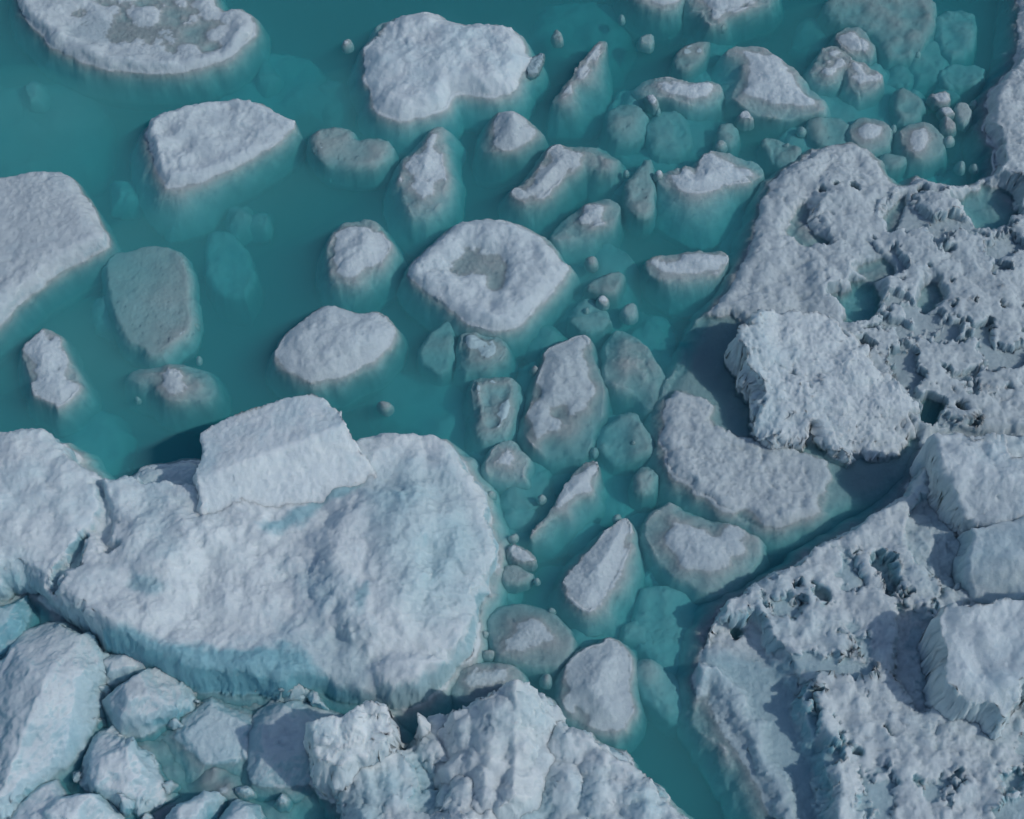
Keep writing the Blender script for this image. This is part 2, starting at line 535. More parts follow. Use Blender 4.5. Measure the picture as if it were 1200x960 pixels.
for a in ((70, 150, 1.9, 1.2, 0.42, 0.50, 0.3), (250, 250, 2.3, 0.9, 0.36, 0.46, 0.6), (110, 430, 1.5, 0.9, 0.32, 0.42, -0.3), (430, 130, 1.4, 0.8, 0.34, 0.45, 0.9),
          (620, 620, 1.2, 0.9, 0.36, 0.44, 1.2), (690, 340, 1.5, 0.8, 0.36, 0.45, 0.4), (900, 150, 2.2, 0.8, 0.36, 0.44, 0.1), (1010, 40, 1.5, 0.9, 0.38, 0.46, 0.2),
          (800, 860, 0.9, 0.7, 0.34, 0.46, 1.0), (480, 460, 1.0, 0.6, 0.30, 0.46, 0.2), (850, 640, 1.0, 0.6, 0.32, 0.44, 0.5)):
    milky_plume(*a)

GC = "ice chunks adrift in open water"
GF = "large ice floes crowding the edges"
GB = "broken blocks jammed in the lower left corner"
GT = "tiny brash ice bits"
GS = "drowned ice pieces lying just under the surface"

# ------------------------------------------------------------------ the big floe at left with its raised slab
L1 = ice("ice_floe", "largest snow covered floe at left, with a tilted slab and a turquoise front wall",
    [(-70, 500), (0, 505), (20, 503), (60, 500), (68, 510), (86, 515), (84, 526), (103, 543), (132, 566, 0.35), (142, 562, 0.1), (158, 552, 0.1), (178, 545, 0.1),
     (238, 536, 0.1), (300, 560, 0.1), (400, 520), (413, 507), (430, 502), (460, 498), (497, 497), (523, 503), (540, 517), (553, 540),
     (567, 567), (573, 597), (582, 623), (582, 657), (573, 687), (560, 713), (557, 737), (547, 770), (533, 790), (510, 813),
     (470, 832), (430, 828), (400, 818), (368, 815), (330, 822), (293, 818), (217, 808), (160, 788), (125, 768), (112, 750), (88, 742),
     (57, 716), (46, 696), (22, 692), (0, 706), (-70, 720)],
    cat="ice floe", group=GF, z=0.46, w=0.24, p=3.2, mat=M_SNOW, frill=0.010, foot=0.22, fd=0.3, T=0.7, g=0.016, lump=0.07, lf=1.3, worl=0.13, wof=2.4, warp=0.045, crumble=0.016, grain=0.008,
    tilt=(-0.03, -0.02), soft=1,
    marks=[([(140, 590), (235, 600), (262, 650), (200, 690), (150, 680), (135, 630)], 0.62, None, 0.40),
           ([(75, 672), (130, 655), (170, 690), (190, 730), (130, 738), (85, 722)], 0.56, None, 0.20),
           ([(215, 650), (330, 630), (350, 700), (320, 748), (220, 745)], 0.42, None, 0.35),
           ([(380, 600), (470, 560), (510, 600), (500, 680), (470, 740), (400, 740), (370, 680)], 0.66, None, 0.50),
           ([(430, 770), (480, 758), (522, 765), (525, 785), (490, 800), (440, 800)], 0.54, None, 0.16),
           ([(420, 560), (520, 530), (560, 580), (575, 640), (545, 720), (480, 730), (440, 650)], None, 0.3, 0.5),
           ([(-60, 540), (60, 530), (100, 570), (60, 620), (-60, 640)], 0.56, None, 0.40),
           ([(110, 575), (122, 575), (130, 640), (140, 655), (128, 662), (115, 645)], 0.36, None, 0.10),
           ([(95, 640), (112, 628), (100, 660), (85, 690), (62, 705), (66, 680)], 0.34, 0.35, 0.10),
           ([(138, 572), (150, 545), (180, 535), (250, 525), (260, 590), (228, 588), (190, 580), (160, 572)], 0.10, None, 0.08),
           ([(300, 612), (345, 592), (400, 566), (430, 560), (432, 570), (385, 592), (350, 612), (310, 622)], None, 0.7, 0.12),
           ([(500, 640), (520, 600), (545, 600), (548, 640), (525, 680), (500, 680)], 0.44, 0.45, 0.3),
           ([(420, 695), (432, 680), (436, 715), (424, 722)], None, 0.6, 0.10),
           ([(150, 690), (170, 672), (200, 690), (185, 705)], None, 0.55, 0.12),
           ([(345, 745), (400, 735), (440, 760), (430, 800), (370, 800)], 0.42, 0.25, 0.25),
           ([(112, 744), (160, 752), (200, 760), (240, 765), (300, 767), (345, 760), (375, 790), (425, 808), (430, 840), (293, 840), (217, 830), (125, 790)], None, 0.85, 0.13, 0.30),
           ([(0, 690), (40, 690), (50, 725), (0, 725)], None, 0.7, 0.07, 0.25),
           ([(480, 560), (560, 560), (585, 650), (555, 720), (530, 720), (545, 640), (520, 590)], 0.33, None, 0.3)])
ice("tilted_slab", "raised snow slab tilted up from the floe",
    [(233, 506, 0.66), (247, 493, 0.68), (267, 483, 0.7), (300, 472, 0.73), (333, 463, 0.75), (370, 457, 0.78), (385, 466, 0.78), (402, 485, 0.8), (413, 507, 0.7),
     (455, 575, 0.4), (440, 610, 0.4), (390, 645, 0.4), (330, 660, 0.4), (280, 655, 0.4), (250, 632, 0.4), (235, 600, 0.4), (226, 562, 0.5), (236, 530, 0.65)],
    parent=L1, mat=M_SNOW, base=0.30, z=0.9, w=0.05, p=2.2, foot=0.02, fd=0.1, T=0.2, g=0.016, lump=0.03, lf=2.0, warp=0.022, wf=9, crumble=0.022, grain=0.009, soft=0, crease=0.01,
    planes=[[(233, 510, 0.66), (370, 458, 0.77), (330, 535, 0.85)], [(240, 552, 0.80), (405, 505, 0.84), (345, 582, 0.45)]], slopebare=0.15)

# ------------------------------------------------------------------ upper right floe
R1 = ice("ice_floe", "wide pitted floe at the right edge, with a crusty overhanging lump on it",
    [(865, 320), (887, 262), (897, 217), (927, 190), (957, 173), (977, 164), (1007, 167), (1030, 180), (1030, 197), (1047, 210), (1066, 214),
     (1073, 203), (1084, 207), (1117, 218), (1150, 211), (1167, 200), (1165, 180), (1169, 170), (1153, 160), (1157, 140), (1157, 113),
     (1173, 97), (1183, 80), (1193, 50), (1193, 10), (1200, -40), (1290, -40), (1290, 520), (1200, 520), (1150, 512), (1100, 508), (1085, 520),
     (1070, 548), (1030, 572), (985, 586), (945, 606), (915, 620), (888, 614), (850, 595), (800, 570), (778, 535), (774, 490), (785, 457), (800, 420), (825, 375)],
    cat="ice floe", group=GF, z=0.09, w=0.14, foot=0.22, fd=0.35, T=0.6, g=0.016, lump=0.05, lf=2.2, worl=0.06, wof=4.5, warp=0.05, crumble=0.016, grain=0.009,
    marks=[([(960, 210), (1040, 225), (1290, 200), (1290, 520), (1080, 520), (960, 420), (950, 300)], 0.17, None, 0.25),
           ([(1160, 100), (1200, 60), (1290, -30), (1290, 260), (1160, 215)], 0.22, None, 0.12),
           ([(815, 372), (862, 366), (890, 430), (905, 490), (965, 520), (1080, 505), (1088, 545), (1060, 600), (1000, 610), (955, 600), (950, 535), (885, 515), (822, 500), (835, 472), (765, 458)], -0.06, 0.2, 0.2),
           ([(776, 480), (800, 462), (833, 473), (820, 498), (850, 511), (893, 517), (972, 536), (978, 572), (925, 606), (885, 608), (840, 590), (790, 565), (770, 525)], 0.06, None, 0.16),
           ([(917, 262), (925, 242), (948, 236), (957, 268), (978, 292), (950, 293), (922, 278)], -0.06, None, 0.16),
           ([(962, 350), (987, 343), (1024, 328), (1035, 340), (1022, 384), (997, 386), (980, 360)], -0.14, None, 0.14),
           ([(1000, 320), (1020, 300), (1050, 300), (1052, 325), (1030, 335)], -0.03, None, 0.14),
           ([(1097, 242), (1130, 226), (1165, 216), (1192, 220), (1196, 250), (1178, 272), (1150, 272), (1120, 244)], -0.08, None, 0.14),
           ([(1078, 480), (1087, 468), (1101, 472), (1099, 490), (1090, 510), (1080, 502)], -0.45, None, 0.05),
           ([(1030, 255), (1046, 232), (1062, 228), (1066, 262), (1046, 280)], -0.03, None, 0.12),
           ([(1080, 330), (1098, 318), (1104, 350), (1088, 372), (1074, 362)], -0.04, None, 0.12)],
    pits=[(963, 222, 0.06, 0.16), (980, 217, 0.05, 0.16), (1001, 218, 0.07, 0.16), (1080, 219, 0.08, 0.2), (1128, 478, 0.08, 0.3), (1062, 455, 0.06, 0.2)],
    frill=0.013, comb=([(1030, 225), (1290, 205), (1290, 520), (1080, 510), (985, 380), (1010, 300)], 3.0, 0.05, 0.08))
ice("overhanging_lump", "pale crusty lump overhanging the sunken shelf",
    [(880, 372, 0.4), (890, 362, 0.45), (925, 357, 0.45), (965, 357, 0.45), (985, 366, 0.4), (995, 386, 0.35), (1020, 396, 0.3), (1032, 420, 0.3), (1078, 466, 0.25), (1080, 500, 0.2),
     (1040, 528, 0.1), (1007, 530, 0.1), (987, 545, 0.1), (971, 530, 0.1), (960, 506, 0.1), (940, 518, 0.1), (903, 518, 0.12), (878, 501, 0.15), (883, 477, 0.2), (868, 442, 0.3), (855, 402, 0.35), (870, 387, 0.4)],
    parent=R1, base=-0.05, z=0.46, w=0.12, p=2.4, foot=0.02, fd=0.1, T=0.15, g=0.014, lump=0.06, lf=2.5, worl=0.09, wof=3.5, frill=0.018, warp=0.13, wf=4.5, crumble=0.03, grain=0.012, soft=0,
    planes=[[(880, 375, 0.60), (985, 370, 0.36), (930, 440, 0.48)], [(960, 420, 0.42), (1040, 480, 0.20), (900, 500, 0.28)]], slopebare=0.1)

# ------------------------------------------------------------------ lower right floe
R2 = ice("ice_floe", "porous white floe at lower right with a sunken blue shelf along its left side",
    [(852, 693), (880, 684), (910, 667), (940, 650), (963, 635), (993, 613), (1017, 603), (1040, 583), (1060, 572), (1082, 540), (1090, 512),
     (1150, 505), (1290, 505), (1290, 1030), (925, 1030), (903, 968), (878, 923), (860, 893), (840, 857), (821, 830), (817, 800), (821, 767), (827, 733), (838, 708)],
    cat="ice floe", group=GF, z=0.34, w=0.13, foot=0.26, fd=0.30, T=0.7, g=0.018, lump=0.06, lf=2.2, worl=0.10, wof=4.5, warp=0.05, crumble=0.022, grain=0.011,
    marks=[([(805, 800), (838, 800), (870, 850), (905, 915), (950, 1040), (880, 1040), (840, 900), (805, 840)], 0.01, 0.3, 0.30),
           ([(820, 775), (838, 762), (880, 772), (925, 788), (940, 828), (952, 862), (970, 900), (966, 960), (960, 1040), (955, 1040), (915, 930), (885, 870), (862, 820)], 0.02, 0.5, 0.34),
           ([(940, 800), (960, 800), (985, 850), (1000, 900), (1000, 1040), (968, 1040), (975, 900), (955, 850)], 0.46, None, 0.3),
           ([(830, 735), (860, 722), (900, 750), (915, 785), (880, 790), (850, 780), (826, 790), (820, 765)], 0.05, None, 0.10),
           ([(1008, 668), (1013, 654), (1034, 656), (1041, 672), (1041, 704), (1030, 702), (1024, 678)], 0.10, 0.3, 0.05),
           ([(1042, 712), (1090, 712), (1096, 800), (1104, 828), (1075, 838), (1052, 815), (1044, 770)], 0.22, None, 0.10),
           ([(1056, 600), (1088, 585), (1130, 640), (1130, 700), (1096, 700), (1060, 650)], 0.20, 0.15, 0.08)],  # last mark: hollow tinted darker along the cast shadow of the blocks
    pits=[(963, 695, 0.11, 0.2), (938, 684, 0.05, 0.25), (867, 727, 0.07, 0.3), (1005, 880, 0.07, 0.14), (958, 808, 0.06, 0.2)],
    frill=0.016, comb=([(850, 700), (960, 640), (1050, 640), (1290, 840), (1290, 1030), (965, 1030), (935, 800)], 3.0, 0.26, 0.17))
ice("square_slab", "thick pale slab lying proud of the porous floe",
    [(1093, 724, 0.90), (1103, 707, 0.93), (1127, 703, 0.93), (1143, 708, 0.91), (1170, 705, 0.93), (1200, 699, 0.95), (1270, 690, 0.95), (1270, 790, 0.85), (1202, 812, 0.75), (1190, 835, 0.60),
     (1171, 860, 0.40), (1160, 860, 0.40), (1153, 843, 0.50), (1133, 840, 0.55), (1110, 823, 0.65), (1099, 808, 0.73), (1097, 767, 0.85)],
    parent=R2, base=0.2, z=1.00, w=0.07, p=2.2, foot=0.02, fd=0.1, T=0.15, g=0.015, lump=0.04, lf=2.5, worl=0.10, wof=3, warp=0.045, wf=6, frill=0.009, crumble=0.024, soft=0,
    planes=[[(1095, 715, 0.95), (1200, 705, 1.05), (1120, 800, 0.89)], [(1100, 805, 0.87), (1200, 800, 0.93), (1165, 858, 0.57)]], slopebare=0.25)
ice("upper_block", "blocky ice at the head of the porous floe",
    [(1087, 508, 0.8), (1100, 503, 0.85), (1122, 502, 0.88), (1150, 508, 0.88), (1183, 506, 0.9), (1192, 530, 0.9), (1240, 533, 0.9), (1240, 640, 0.4), (1165, 640, 0.4), (1128, 622, 0.42), (1108, 596, 0.5), (1092, 555, 0.66)],
    parent=R2, base=0.1, z=0.9, w=0.08, p=2.0, foot=0.02, fd=0.1, T=0.15, g=0.015, lump=0.05, lf=2.5, worl=0.10, wof=3.0, warp=0.05, wf=6, crumble=0.024, frill=0.010, soft=0,
    planes=[[(1090, 512, 0.84), (1190, 510, 0.95), (1130, 570, 0.84)], [(1100, 560, 0.78), (1200, 570, 0.86), (1150, 625, 0.50)]], slopebare=0.2)
ice("lower_block", "smooth faced block below the blocky head",
    [(1130, 612, 0.55), (1165, 606, 0.6), (1240, 600, 0.65), (1240, 715, 0.5), (1165, 715, 0.4), (1130, 708, 0.35), (1122, 660, 0.4)],
    parent=R2, base=0.1, z=0.62, w=0.10, p=2.0, foot=0.02, fd=0.1, T=0.15, g=0.015, lump=0.05, lf=2.2, worl=0.09, wof=2.6, warp=0.05, wf=5, crumble=0.018, soft=0, slopebare=0.4, bare=0.1,
    planes=[[(1130, 615, 0.60), (1220, 610, 0.70), (1160, 665, 0.62)], [(1130, 650, 0.58), (1220, 660, 0.66), (1170, 712, 0.38)]])

# ------------------------------------------------------------------ bottom centre floe
B8 = ice("ice_floe", "craggy snow ridge floe at the bottom centre, with a small upright spike",
    [(352, 852), (365, 842), (400, 838), (412, 822), (450, 824), (466, 840), (470, 862), (486, 856), (500, 836), (523, 822), (547, 818), (573, 802), (592, 794), (613, 796),
     (637, 801), (657, 814), (659, 834), (677, 847), (693, 850), (720, 867), (743, 883), (756, 898), (777, 907), (792, 928), (806, 940), (838, 965), (850, 1030), (390, 1030),
     (398, 950), (386, 934), (367, 918), (356, 882)],
    cat="ice floe", group=GF, z=0.48, w=0.22, p=2.0, mat=M_SNOW, frill=0.016, foot=0.14, fd=0.3, T=0.7, g=0.017, lump=0.08, lf=2.0, worl=0.26, wof=2.8, warp=0.05, crumble=0.026, grain=0.010, soft=0,
    marks=[([(480, 880), (520, 890), (525, 950), (500, 965), (478, 930)], 0.28, 0.45, 0.2),
           ([(395, 930), (450, 900), (470, 930), (440, 985), (390, 985)], 0.42, 0.35, 0.2),
           ([(590, 920), (640, 890), (660, 930), (640, 985), (590, 985)], 0.40, 0.4, 0.25)])
ice("snow_ridge", "steep snow ridge with a sharp crest",
    [(505, 850, 0.6), (523, 826, 0.7), (547, 818, 0.8), (573, 801, 0.9), (592, 793, 0.95), (613, 795, 0.95), (637, 801, 0.85), (655, 814, 0.7), (662, 850, 0.5), (655, 910, 0.45), (625, 950, 0.45), (590, 965, 0.45), (545, 970, 0.45), (520, 930, 0.45), (505, 890, 0.45)],
    parent=B8, mat=M_SNOW, base=0.25, z=0.9, w=0.10, p=1.8, foot=0.02, fd=0.1, T=0.2, g=0.015, lump=0.09, lf=2.6, worl=0.22, wof=3.6, frill=0.014, warp=0.05, crumble=0.022, grain=0.010, soft=0,
    planes=[[(604, 800, 1.02), (602, 900, 0.76), (515, 870, 0.40)], [(604, 800, 1.02), (602, 900, 0.76), (655, 850, 0.42)]], slopebare=0.15)
ice("snow_lump", "rounded crusty lump beside the ridge",
    [(352, 858, 0.6), (366, 842, 0.7), (400, 838, 0.75), (410, 822, 0.85), (425, 815, 0.88), (450, 820, 0.85), (464, 833, 0.8), (470, 855, 0.7), (462, 890, 0.5), (430, 915, 0.4), (395, 935, 0.3), (372, 920, 0.35), (358, 885, 0.5)],
    parent=B8, mat=M_SNOW, base=0.0, z=0.9, w=0.12, p=2.0, foot=0.02, fd=0.1, T=0.2, g=0.014, lump=0.08, lf=3.0, worl=0.20, wof=4.0, frill=0.014, warp=0.07, crumble=0.028, grain=0.010, soft=1,
    planes=[[(430, 818, 1.05), (450, 880, 0.95), (360, 870, 0.95)], [(430, 830, 1.05), (400, 925, 0.60), (465, 890, 0.70)]], slopebare=0.15)
ice("ice_spike", "small upright spike of ice",
    [(484, 852, 0.5), (486, 838, 0.7), (492, 826, 0.75), (500, 836, 0.7), (501, 852, 0.5), (493, 862, 0.45)],
    parent=B8, mat=M_SNOW, base=0.3, z=0.86, w=0.08, p=1.6, foot=0.02, fd=0.1, T=0.1, g=0.009, lump=0.05, lf=9, warp=0.035, wf=9, crumble=0.02, soft=0, slopebare=0.0)

# ------------------------------------------------------------------ jammed blocks, lower left
ice("ice_block", "tall faceted grey white block at the left edge below the largest floe",
    [(23, 738), (47, 728), (73, 733), (97, 747), (117, 767), (124, 790), (111, 820), (104, 850), (78, 887), (50, 908), (20, 938), (0, 950), (-50, 950), (-50, 750), (0, 770)],
    cat="ice block", group=GB, z=0.35, w=0.12, foot=0.10, fd=0.25, T=0.5, lump=0.04, lf=2.5, worl=0.05, wof=3, crumble=0.012,
    planes=[[(40, 735, 0.42), (75, 790, 0.55), (10, 830, 0.5)], [(75, 775, 0.55), (40, 900, 0.40), (120, 790, 0.12)], [(60, 800, 0.56), (0, 920, 0.25), (70, 885, 0.22)]])
ice("ice_block", "small rough block wedged under the turquoise wall, behind a larger pale one",
    [(113, 766), (125, 757), (150, 761), (177, 770), (182, 788), (150, 796), (130, 800), (117, 787)], cat="ice block", group=GB, z=0.2, w=0.12, foot=0.06, fd=0.2, worl=0.05)
ice("ice_block", "pale block with a rounded top and split front, right of the tall faceted block",
    [(122, 814), (133, 801), (150, 790), (180, 775), (203, 786), (213, 803), (218, 823), (203, 840), (165, 858), (143, 858), (130, 836)], cat="ice block", group=GB,
    z=0.32, w=0.10, foot=0.07, fd=0.25, planes=[[(130, 815, 0.30), (205, 790, 0.36), (170, 825, 0.36)], [(140, 830, 0.34), (215, 820, 0.34), (160, 858, 0.08)]], crumble=0.012)
ice("ice_block", "pointed rough block in front of the split pale one",
    [(110, 854), (123, 847), (143, 860), (173, 887), (187, 912), (203, 926), (162, 945), (112, 932), (96, 914), (100, 880)], cat="ice block", group=GB,
    z=0.3, w=0.14, foot=0.07, fd=0.25, planes=[[(125, 850, 0.36), (185, 915, 0.30), (105, 910, 0.22)], [(125, 850, 0.36), (190, 915, 0.24), (170, 870, 0.1)]], crumble=0.016)
ice("ice_block", "rough low block at the bottom left edge of the frame",
    [(10, 955), (33, 920), (63, 912), (72, 928), (110, 925), (124, 938), (136, 960), (130, 1010), (10, 1010)], cat="ice block", group=GB, z=0.25, w=0.14, foot=0.06, worl=0.06, wof=4, crumble=0.02)
ice("ice_block", "low wet ice filling the gaps between the jammed blocks at lower left",
    [(-60, 775), (60, 760), (115, 775), (150, 800), (230, 812), (300, 818), (395, 822), (400, 860), (398, 930), (380, 1010), (-60, 1010)], cat="ice block", z=-0.16, w=0.12, foot=0.06, fd=0.3,
    lump=0.14, lf=2.0, worl=0.14, wof=3.0, crumble=0.008, bare=0.35, mat=M_ICE)
ice("ice_block", "little wedge between the pointed block and the bottom edge",
    [(126, 924), (145, 926), (165, 934), (158, 952), (140, 956)], cat="ice block", group=GB, z=0.22, w=0.10, foot=0.05, g=0.012)
ice("ice_block", "low slab half in shadow under the turquoise wall",
    [(165, 850), (190, 838), (222, 826), (247, 817), (293, 819), (302, 830), (292, 862), (300, 900), (268, 925), (215, 925), (180, 905)], cat="ice block", group=GB,
    z=0.06, w=0.15, foot=0.08, fd=0.2, lump=0.03, lf=3, tilt=(0.0, 0.12), bare=0.3, crumble=0.006, grain=0.003)  # bare tint carries both the cyan ice and the shadow on this slab
ice("ice_block", "shadowed blunt block left of the crusty lump",
    [(297, 834), (317, 822), (343, 818), (378, 830), (402, 842), (395, 900), (365, 925), (330, 925), (300, 921), (283, 907), (287, 867)], cat="ice block", group=GB,
    z=0.24, w=0.18, foot=0.07, lump=0.03, bare=0.15, crumble=0.01, planes=[[(300, 835, 0.22), (390, 835, 0.26), (330, 880, 0.20)], [(290, 880, 0.20), (380, 880, 0.22), (330, 925, 0.0)]])
ice("ice_block", "rough snow lump at the bottom edge left of the dark shadowed water",
    [(190, 962), (212, 938), (244, 921), (256, 932), (250, 955), (240, 1000), (190, 1000)], cat="ice block", group=GB, z=0.28, w=0.14, foot=0.06, crumble=0.022, worl=0.05)
ice("ice_block", "streaked snow lump at the bottom edge inside the dark shadowed water",
    [(248, 966), (262, 946), (276, 933), (296, 940), (304, 956), (306, 1000), (250, 1000)], cat="ice block", group=GB, z=0.25, w=0.14, foot=0.06, crumble=0.022, worl=0.05)
ice("ice_block", "small grey wedge at the right foot of the turquoise wall",
    [(306, 793), (327, 787), (350, 793), (364, 807), (356, 824), (330, 822), (316, 808)], cat="ice block", group=GB, z=0.22, w=0.10, foot=0.05, g=0.012)
ice("ice_block", "bright little stub beside the grey wedge and the shadowed blunt block",
    [(363, 808), (372, 805), (379, 815), (384, 832), (366, 832)], cat="ice block", group=GB, z=0.16, w=0.07, foot=0.04, g=0.012)
ice("ice_block", "pale cyan ice wall fragment at the left edge under the largest floe",
    [(-40, 715), (0, 706), (22, 694), (27, 715), (24, 742), (10, 766), (-40, 772)], cat="ice block", group=GB, z=0.22, w=0.2, foot=0.08, bare=0.5, crumble=0.005)

# ------------------------------------------------------------------ floes in the open water, upper left
ice("ice_floe", "saucer shaped floe with a raised rim cut by the top edge at left",
    [(12, -40), (20, 5), (27, 20), (50, 43), (67, 60), (97, 72), (123, 81), (173, 86), (227, 84), (267, 69), (284, 56), (297, 38), (299, 26), (290, 10), (277, 4), (261, 8), (250, -3), (240, -40)],
    cat="ice floe", group=GC, z=0.19, w=0.12, foot=0.19, fd=0.3, bowl=0.14, bowlw=0.34, lump=0.045, lf=3, worl=0.05, wof=5,
    marks=[([(70, 36), (110, 22), (170, 26), (225, 40), (205, 52), (150, 46), (110, 52)], 0.0, 0.3, 0.22)])
ice("ice_floe", "oblong floe on a wide drowned foot, below the saucer floe",
    [(171, 147), (180, 133), (217, 119), (263, 111), (300, 115), (335, 132), (347, 142), (330, 165), (290, 190), (253, 207), (200, 222), (183, 200), (175, 172)],
    cat="ice floe", group=GC, z=0.17, w=0.10, fd=0.42, foot=[(144, 160), (157, 133), (187, 117), (233, 110), (310, 113), (360, 143), (350, 167), (300, 200), (253, 227), (240, 250), (197, 262), (177, 247), (160, 227), (147, 193)],
    bowl=0.05, lump=0.04, footq=1.4)
ice("ice_floe", "flat slab floe with a straight lower edge at the left edge of the frame",
    [(-60, 200), (0, 203), (43, 192), (77, 197), (88, 210), (93, 223), (107, 237), (113, 253), (125, 273), (129, 288), (100, 306), (60, 326), (30, 352), (10, 372), (-8, 390), (-60, 420)],
    cat="ice floe", group=GC, z=0.28, w=0.13, p=2.6, foot=0.13, fd=0.25, lump=0.03, lf=2.2, worl=0.03, wof=4, crumble=0.010, tilt=(0.04, -0.03))
ice("drowned_ice", "horned drowned slab right of the oblong floe", [(363, 160), (370, 148), (390, 145), (413, 148), (417, 163), (440, 157), (462, 165), (455, 185), (428, 196), (400, 193), (378, 186), (365, 175)],
    cat="ice chunk", group=GS, z=-0.02, w=0.10, foot=0.08, fd=0.25, lump=0.025)
ice("ice_floe", "bulky notched floe at the top, left of centre",
    [(423, 60), (443, 37), (447, 20), (463, 12), (507, 10), (523, 18), (547, 25), (573, 22), (597, 25), (610, 40), (617, 57), (627, 65), (620, 80), (610, 88), (608, 100), (593, 114), (560, 111), (533, 109), (525, 116), (522, 129), (483, 139), (463, 141), (438, 128), (437, 107), (428, 87)],
    cat="ice floe", group=GC, z=0.24, w=0.15, foot=0.23, fd=0.35, lump=0.06, lf=2.4, worl=0.08, wof=4, rise=0.03, crumble=0.014)
ice("thin_ice_plate", "thin clear plate of ice at the right tip of the notched floe", [(618, 66), (637, 58), (636, 72), (628, 88), (613, 86)], cat="ice plate", z=0.03, w=0.05, foot=0.02, fd=0.05, T=0.05, lump=0.01, g=0.01, bare=0.8)
ice("ice_chunk", "slender blade of ice with a drowned right flank near the top centre",
    [(707, 40), (713, 50), (701, 70), (684, 88), (665, 112), (648, 117), (645, 110), (667, 90), (683, 67), (697, 47)], group=GC, z=0.12, w=0.09, fd=0.25,
    foot=[(638, 128), (643, 108), (668, 85), (690, 50), (708, 36), (718, 52), (722, 90), (710, 122), (690, 136), (658, 138)], footq=1.4, g=0.013)
ice("ice_chunk", "small peaked chunk below the notched floe", [(567, 143), (577, 130), (597, 126), (613, 132), (630, 143), (635, 154), (617, 168), (600, 176), (567, 176), (564, 160)], group=GC,
    z=0.16, w=0.12, foot=0.06, g=0.013, planes=[[(597, 128, 0.20), (602, 172, 0.17), (565, 160, -0.06)], [(597, 128, 0.22), (602, 172, 0.19), (636, 152, 0.02)]])
ice("ice_chunk", "upright leaf shaped chunk left of the small peaked one", [(497, 157), (510, 148), (525, 148), (517, 163), (517, 187), (522, 207), (517, 235), (490, 253), (477, 237), (468, 213), (475, 187)], group=GC, z=0.13, w=0.13, foot=0.23, fd=0.3, g=0.013, lump=0.05)
ice("ice_chunk", "boomerang shaped chunk right of centre at the top", [(601, 220), (620, 208), (640, 187), (645, 172), (657, 166), (683, 166), (707, 167), (723, 177), (726, 190), (710, 198), (697, 191), (687, 186), (667, 201), (653, 214), (637, 231), (620, 239), (605, 231)], group=GC, z=0.13, w=0.10, foot=0.19, fd=0.3, g=0.013)
ice("ice_chunk", "wet sliver just below the boomerang shaped chunk", [(645, 274), (653, 257), (680, 238), (707, 228), (723, 228), (729, 240), (720, 254), (693, 264), (660, 279)], group=GC, z=0.03, w=0.10, fd=0.25,
    foot=[(636, 288), (648, 258), (678, 234), (708, 223), (730, 226), (735, 262), (705, 294), (668, 304)], g=0.013, lump=0.05, footq=1.4)
ice("ice_chunk", "egg shaped snowy chunk left of the pitted centre floe", [(385, 288), (395, 262), (420, 248), (441, 255), (451, 275), (456, 298), (441, 316), (415, 331), (395, 331), (385, 312)], group=GC, z=0.16, w=0.16, foot=0.19, fd=0.3, g=0.013)
ice("ice_floe", "pitted angular floe in the centre of the open water",
    [(478, 314), (497, 290), (517, 273), (537, 255), (563, 252), (597, 255), (627, 268), (647, 283), (657, 300), (669, 310), (663, 323), (640, 348), (620, 368), (607, 381), (590, 387), (567, 384), (545, 378), (530, 364), (505, 346), (482, 328)],
    cat="ice floe", group=GC, z=0.20, w=0.13, foot=0.19, fd=0.35, bowl=0.09, bowlw=0.4, lump=0.05, lf=3.2, worl=0.06, wof=4.5,
    marks=[([(520, 312), (550, 288), (590, 296), (606, 318), (592, 346), (572, 336), (565, 318), (540, 322)], -0.02, 0.25, 0.22)])
ice("ice_floe", "rounded snowy floe above the tilted slab of the largest floe",
    [(320, 415), (330, 390), (347, 377), (370, 357), (387, 350), (403, 357), (420, 362), (440, 360), (457, 373), (463, 390), (450, 414), (420, 433), (395, 444), (370, 451), (345, 441), (325, 426)],
    cat="ice floe", group=GC, z=0.19, w=0.22, foot=0.15, fd=0.3, lump=0.05, lf=3.2, worl=0.05, wof=5, g=0.014, planes=[[(370, 358, 0.22), (375, 440, 0.17), (322, 412, 0.06)], [(380, 358, 0.24), (385, 440, 0.19), (460, 390, 0.17)]])
ice("drowned_ice", "broad drowned slab with a pale right rim below the flat slab floe",
    [(118, 310), (125, 293), (150, 287), (190, 283), (215, 298), (222, 320), (224, 350), (228, 380), (220, 393), (200, 406), (190, 417), (167, 415), (165, 404), (147, 399), (137, 383), (127, 353)],
    cat="ice chunk", group=GS, z=-0.045, w=0.06, foot=0.08, fd=0.2, lump=0.015, lf=3, tilt=(0.07, -0.02), g=0.014)
ice("ice_chunk", "ragged upright chunk near the left edge", [(23, 410), (43, 385), (63, 383), (70, 403), (80, 423), (96, 447), (87, 463), (72, 478), (60, 468), (43, 464), (33, 440)], group=GC, z=0.14, w=0.14, foot=0.13, fd=0.25, g=0.013, lump=0.05)
ice("ice_chunk", "low flat chunk below the broad drowned slab", [(147, 435), (153, 427), (187, 423), (213, 423), (230, 423), (246, 438), (247, 458), (220, 468), (197, 468), (185, 456), (183, 447), (160, 443)], group=GC, z=0.05, w=0.10, foot=0.10, fd=0.2, g=0.013)
ice("drowned_ice", "faint deep slab right of the broad drowned slab", [(234, 268), (258, 263), (285, 280), (298, 300), (292, 330), (262, 333), (240, 320)], cat="ice chunk", group=GS, z=-0.3, w=0.08, foot=0.05, fd=0.4, lump=0.04)

